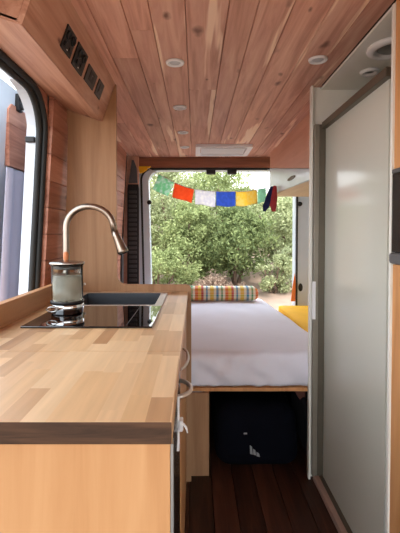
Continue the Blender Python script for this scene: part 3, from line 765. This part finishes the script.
# ------------------------------------------------------------------ prayer flags
pf = thing('prayer_flags', 'string of coloured prayer flags sagging across the rear opening', 'flags', (.1, 3.5, 1.6))
def rope_y(x): return 3.5-max(0, x-.45)/.2*.28
rope = [(-.415, 1.765), (-.30, 1.705), (-.183, 1.640), (-.09, 1.603), (0, 1.580), (.09, 1.567), (.183, 1.562), (.27, 1.561), (.358, 1.562), (.45, 1.563), (.532, 1.568), (.60, 1.572), (.655, 1.572)]
mb = MB(); mb.tube([(x, rope_y(x), z) for x, z in rope], .003, 6); P(mb, 'string', WHITEP, pf)
def rope_at(x):
    for (a, b), (c, d) in zip(rope, rope[1:]):
        if a <= x <= c: return b+(d-b)*(x-a)/(c-a)
    return rope[-1][1]
def flag(x0, x1, h, m, label, lean=0., amp=.008):
    mb = MB(); vs = []; fs = []; nu, nv = 12, 10
    for i in range(nu+1):
        u = i/nu; x = x0+(x1-x0)*u; zt = rope_at(x)-.003
        for j in range(nv+1):
            v = j/nv; w = amp*math.sin(u*7+x0*20+v*2)*v
            vs.append((x+lean*v*h, rope_y(x)+w-.012*v, zt-h*v+.006*math.sin(u*5+x0*9)*v))
    for i in range(nu):
        for j in range(nv): k = i*(nv+1)+j; fs.append((k, k+nv+1, k+nv+2, k+1))
    mb.add(vs, fs, 0, True); o = P(mb, 'flag', m, pf)
    s = o.modifiers.new('t', 'SOLIDIFY'); s.thickness = .0012
    lab(o, label)
flag(-.315, -.185, .125, cloth('green_flag', (170, 232, 192), .78, (240, 252, 246)), 'pale green flag', -.42)
flag(-.178, -.008, .118, cloth('orange_flag', (250, 140, 96), .75), 'orange-red flag', -.18)
flag(.0, .178, .128, cloth('white_flag', (240, 240, 248), .75), 'greyish white flag')
flag(.184, .352, .125, cloth('blue_flag', (112, 150, 230), .6), 'blue flag')
flag(.358, .525, .122, cloth('yellow_flag', (254, 228, 128), .78, (254, 238, 176)), 'yellow flag')
flag(.530, .585, .115, cloth('mint_flag', (192, 236, 214), .78), 'narrow mint flag')
def bundle(path, radii, m, label):
    mb = MB(); vs = []; fs = []; n = 20
    for (x, y, z), r in zip(path, radii):
        for j in range(n):
            a = 2*PI*j/n; q = r*(1+.28*math.cos(5*a+z*30)); vs.append((x+q*math.cos(a), y+.6*q*math.sin(a), z))
    k = len(path)
    for i in range(k-1):
        for j in range(n): fs.append((i*n+j, i*n+(j+1) % n, (i+1)*n+(j+1) % n, (i+1)*n+j))
    fs.append(list(range(n))[::-1]); fs.append([(k-1)*n+j for j in range(n)])
    mb.add(vs, fs, 0, True); lab(P(mb, 'folded_flag', m, pf), label)
bundle([(.625, 3.23, 1.575), (.615, 3.23, 1.55), (.595, 3.23, 1.48), (.575, 3.23, 1.42), (.560, 3.23, 1.375)], [.010, .018, .026, .024, .010], cloth('navy_flag', (40, 52, 104), .3), 'bunched navy flag')
bundle([(.632, 3.17, 1.575), (.630, 3.165, 1.55), (.622, 3.16, 1.48), (.618, 3.16, 1.42), (.622, 3.16, 1.37)], [.008, .014, .022, .024, .014], cloth('red_flag', (190, 74, 78), .3), 'bunched dark red flag')

# ------------------------------------------------------------------ outside
def gz(x, y):
    t = max(0, y-5); return -.62+.125*t+.10*noise.noise(Vector((x*.35, y*.35, 0)))*min(1, t/3)
mb = MB(); vs = []; fs = []; nx, ny = 70, 80
for i in range(nx+1):
    for j in range(ny+1):
        x = -28+60*i/nx; y = -14+60*j/ny; vs.append((x, y, gz(x, y)))
for i in range(nx):
    for j in range(ny): k = i*(ny+1)+j; fs.append((k, k+ny+1, k+ny+2, k+1))
mb.add(vs, fs, 0, True); struct(mb.build('ground', GROUNDM))

def tree(name, label, cat, x, y, top, rad, m, nclump, nleaf, size, seed, group, base=.15, sparse=1.):
    R = random.Random(seed); zg = gz(x, y); h = top-zg
    t = thing(name, label, cat, (x, y, zg), group)
    mb = MB(); trunks = 3 if h > 1.2 else 4
    for k in range(trunks):
        a = 2*PI*k/trunks+R.random(); pts = []; 
        for i in range(6):
            s = i/5; pts.append((x+rad*.55*s*math.cos(a)+R.uniform(-.04, .04), y+rad*.55*s*math.sin(a), zg-.05+h*.8*s))
        mb.tube(pts, [.07*min(1, h/3)*(1-.75*i/5)+.006 for i in range(6)], 7)
    P(mb, 'trunk', BARK, t)
    vs = []; fs = []
    for c in range(nclump):
        # clump centres fill a lumpy crown
        u = R.uniform(-1, 1); a = R.uniform(0, 2*PI); rr_ = R.random()**.45
        zc = zg+h*(base+(1-base)*.5)+h*(1-base)*.5*u*.92
        w = math.sqrt(max(.0, 1-abs(u)**2.2))*rad*rr_*(1+.25*math.sin(3*a+seed))
        cx, cy = x+w*math.cos(a), y+w*math.sin(a); cr = rad*R.uniform(.16, .30)*sparse
        for l in range(int(nleaf*1.9)):
            d = Vector((R.gauss(0, 1), R.gauss(0, 1), R.gauss(0, .8))); d = d.normalized()*cr*R.random()**.5
            q = Vector((cx, cy, zc))+d
            n1 = Vector((R.gauss(0, 1), R.gauss(0, 1), R.gauss(0, 1))).normalized(); n2 = n1.cross(Vector((R.gauss(0, 1), R.gauss(0, 1), R.gauss(0, 1)))).normalized()
            s = size*.66*R.uniform(.6, 1.3); k = len(vs)
            vs += [q-n1*s, q+n2*s*.45, q+n1*s, q-n2*s*.45]; fs.append((k, k+1, k+2, k+3))
    me = bpy.data.meshes.new('foliage'); me.from_pydata([tuple(v-Vector((x, y, zg))) for v in vs], [], fs); me.materials.append(m)
    o = bpy.data.objects.new('foliage', me); COL.objects.link(o); o.parent = t
LEAF1 = leaf('juniper_leaves', (108, 120, 74), (158, 166, 112))
LEAF2 = leaf('grey_green_leaves', (128, 136, 96), (174, 178, 134))
LEAF3 = leaf('deep_green_leaves', (84, 98, 60), (136, 146, 94))
LEAF4 = leaf('pale_leaves', (158, 168, 130), (202, 206, 168))
DRY = leaf('dry_brush', (122, 98, 84), (186, 162, 142))
G_ = 'trees behind the van'
tree('tree', 'leafy tree at the left of the rear view, behind the green flag', 'tree', -.75, 11, 3.0, 1.35, LEAF2, 90, 70, .075, 1, G_)
tree('tree', 'tall green tree in the middle of the rear view, behind the white and blue flags', 'tree', .55, 12, 3.15, 1.35, LEAF1, 95, 75, .075, 2, G_, .05)
tree('tree', 'thin pale tree standing against the sky above the yellow flag', 'tree', 1.85, 15, 3.5, .75, LEAF4, 34, 40, .07, 3, G_, .3, .8)
tree('tree', 'rounded green tree at the right of the rear view by the white pillar', 'tree', 2.35, 10.5, 2.15, 1.15, LEAF2, 80, 70, .07, 4, G_)
tree('tree', 'dark green juniper in the centre below the blue flag', 'tree', .95, 9.3, 1.75, .95, LEAF3, 85, 80, .065, 5, G_, .22)
tree('tree', 'grey-green juniper below the orange flag', 'tree', -.15, 9.6, 1.9, .9, LEAF1, 80, 80, .065, 6, G_, .04)
tree('shrub', 'bright green shrub low at the left of the rear view', 'shrub', -.72, 8.2, .85, .75, LEAF1, 60, 70, .05, 7, 'shrubs behind the van', .05)
tree('shrub', 'small grey-green shrub low at the right of the rear view, on bare ground', 'shrub', 1.75, 8.8, .70, .55, LEAF2, 40, 60, .05, 8, 'shrubs behind the van', .05)
tree('shrub', 'low heap of dry brown brush behind the van, right above the plaid pillow', 'brush', .45, 8.6, .20, .55, DRY, 40, 60, .05, 9, 'shrubs behind the van', .03)
tree('shrub', 'dry pale shrub low beside the white pillar at the right', 'shrub', 2.55, 9.4, .95, .6, LEAF4, 40, 60, .05, 10, 'shrubs behind the van', .03)
back = [(-2.6, 14, 3.1, 1.7, LEAF2, 'far tree at the left edge of the rear view'), (-.4, 17, 3.9, 1.8, LEAF4, 'pale far tree between the left and middle trees'), (2.2, 17.5, 2.9, 1.7, LEAF1, 'far tree filling the gap below the yellow flag'), (4.1, 14.5, 2.5, 1.6, LEAF2, 'far tree at the right edge of the rear view'), (4.6, 19, 3.2, 1.9, LEAF4, 'palest far tree at the right behind the pillar'), (.9, 21, 3.9, 2.1, LEAF2, 'farthest tree in the middle of the rear view')]
for i, (x, y, tp_, r, m, l) in enumerate(back):
    tree('tree', l, 'tree', x, y, tp_, r, m, 80, 60, .10, 20+i, G_, .05)
# a few trees beyond the sliding door
for i, (x, y, tp_, r) in enumerate(((-7.5, 12, 3.4, 1.6), (-9, 8.5, 3.0, 1.5))):
    tree('tree', ('farther' if i == 0 else 'nearer')+' tree seen past the sliding door', 'tree', x, y, tp_, r, LEAF2, 50, 40, .11, 40+i, G_, .05)

# ------------------------------------------------------------------ light
w = bpy.data.worlds.new('World'); sc.world = w; w.use_nodes = True; nt = w.node_tree
bgn = nt.nodes['Background']
tcn = nt.nodes.new('ShaderNodeTexCoord'); sp = nt.nodes.new('ShaderNodeSeparateXYZ'); nt.links.new(tcn.outputs['Generated'], sp.inputs[0])
rp = nt.nodes.new('ShaderNodeValToRGB'); rp.color_ramp.elements[0].position = .0; rp.color_ramp.elements[0].color = (.97, .99, 1, 1)
rp.color_ramp.elements[1].position = .8; rp.color_ramp.elements[1].color = (.78, .89, 1.0, 1)
nt.links.new(sp.outputs['Z'], rp.inputs['Fac']); nt.links.new(rp.outputs['Color'], bgn.inputs['Color'])
bgn.inputs['Strength'].default_value = 2.5
sun = bpy.data.lights.new('sun', 'SUN'); sun.energy = 2.6; sun.angle = math.radians(12); sun.color = (1, .97, .93)
so = bpy.data.objects.new('sun', sun); COL.objects.link(so); so.rotation_euler = (math.radians(32), math.radians(12), 0)

# ------------------------------------------------------------------ camera
cam = bpy.data.cameras.new('camera'); co = bpy.data.objects.new('camera', cam); COL.objects.link(co)
co.location = (0, 0, 1.2); co.rotation_euler = (PI/2-math.radians(1.5), 0, 0)
cam.sensor_fit = 'VERTICAL'; cam.sensor_height = 36; cam.lens = 36*400/533
cam.shift_x = 5/533; cam.shift_y = -(33.5-400*math.tan(math.radians(1.5)))/533
cam.clip_start = .02; cam.clip_end = 200
sc.camera = co
vs_ = sc.view_settings; vs_.view_transform = 'Standard'; vs_.look = 'None'; vs_.gamma = 1; vs_.use_curve_mapping = False
vs_.exposure = .9
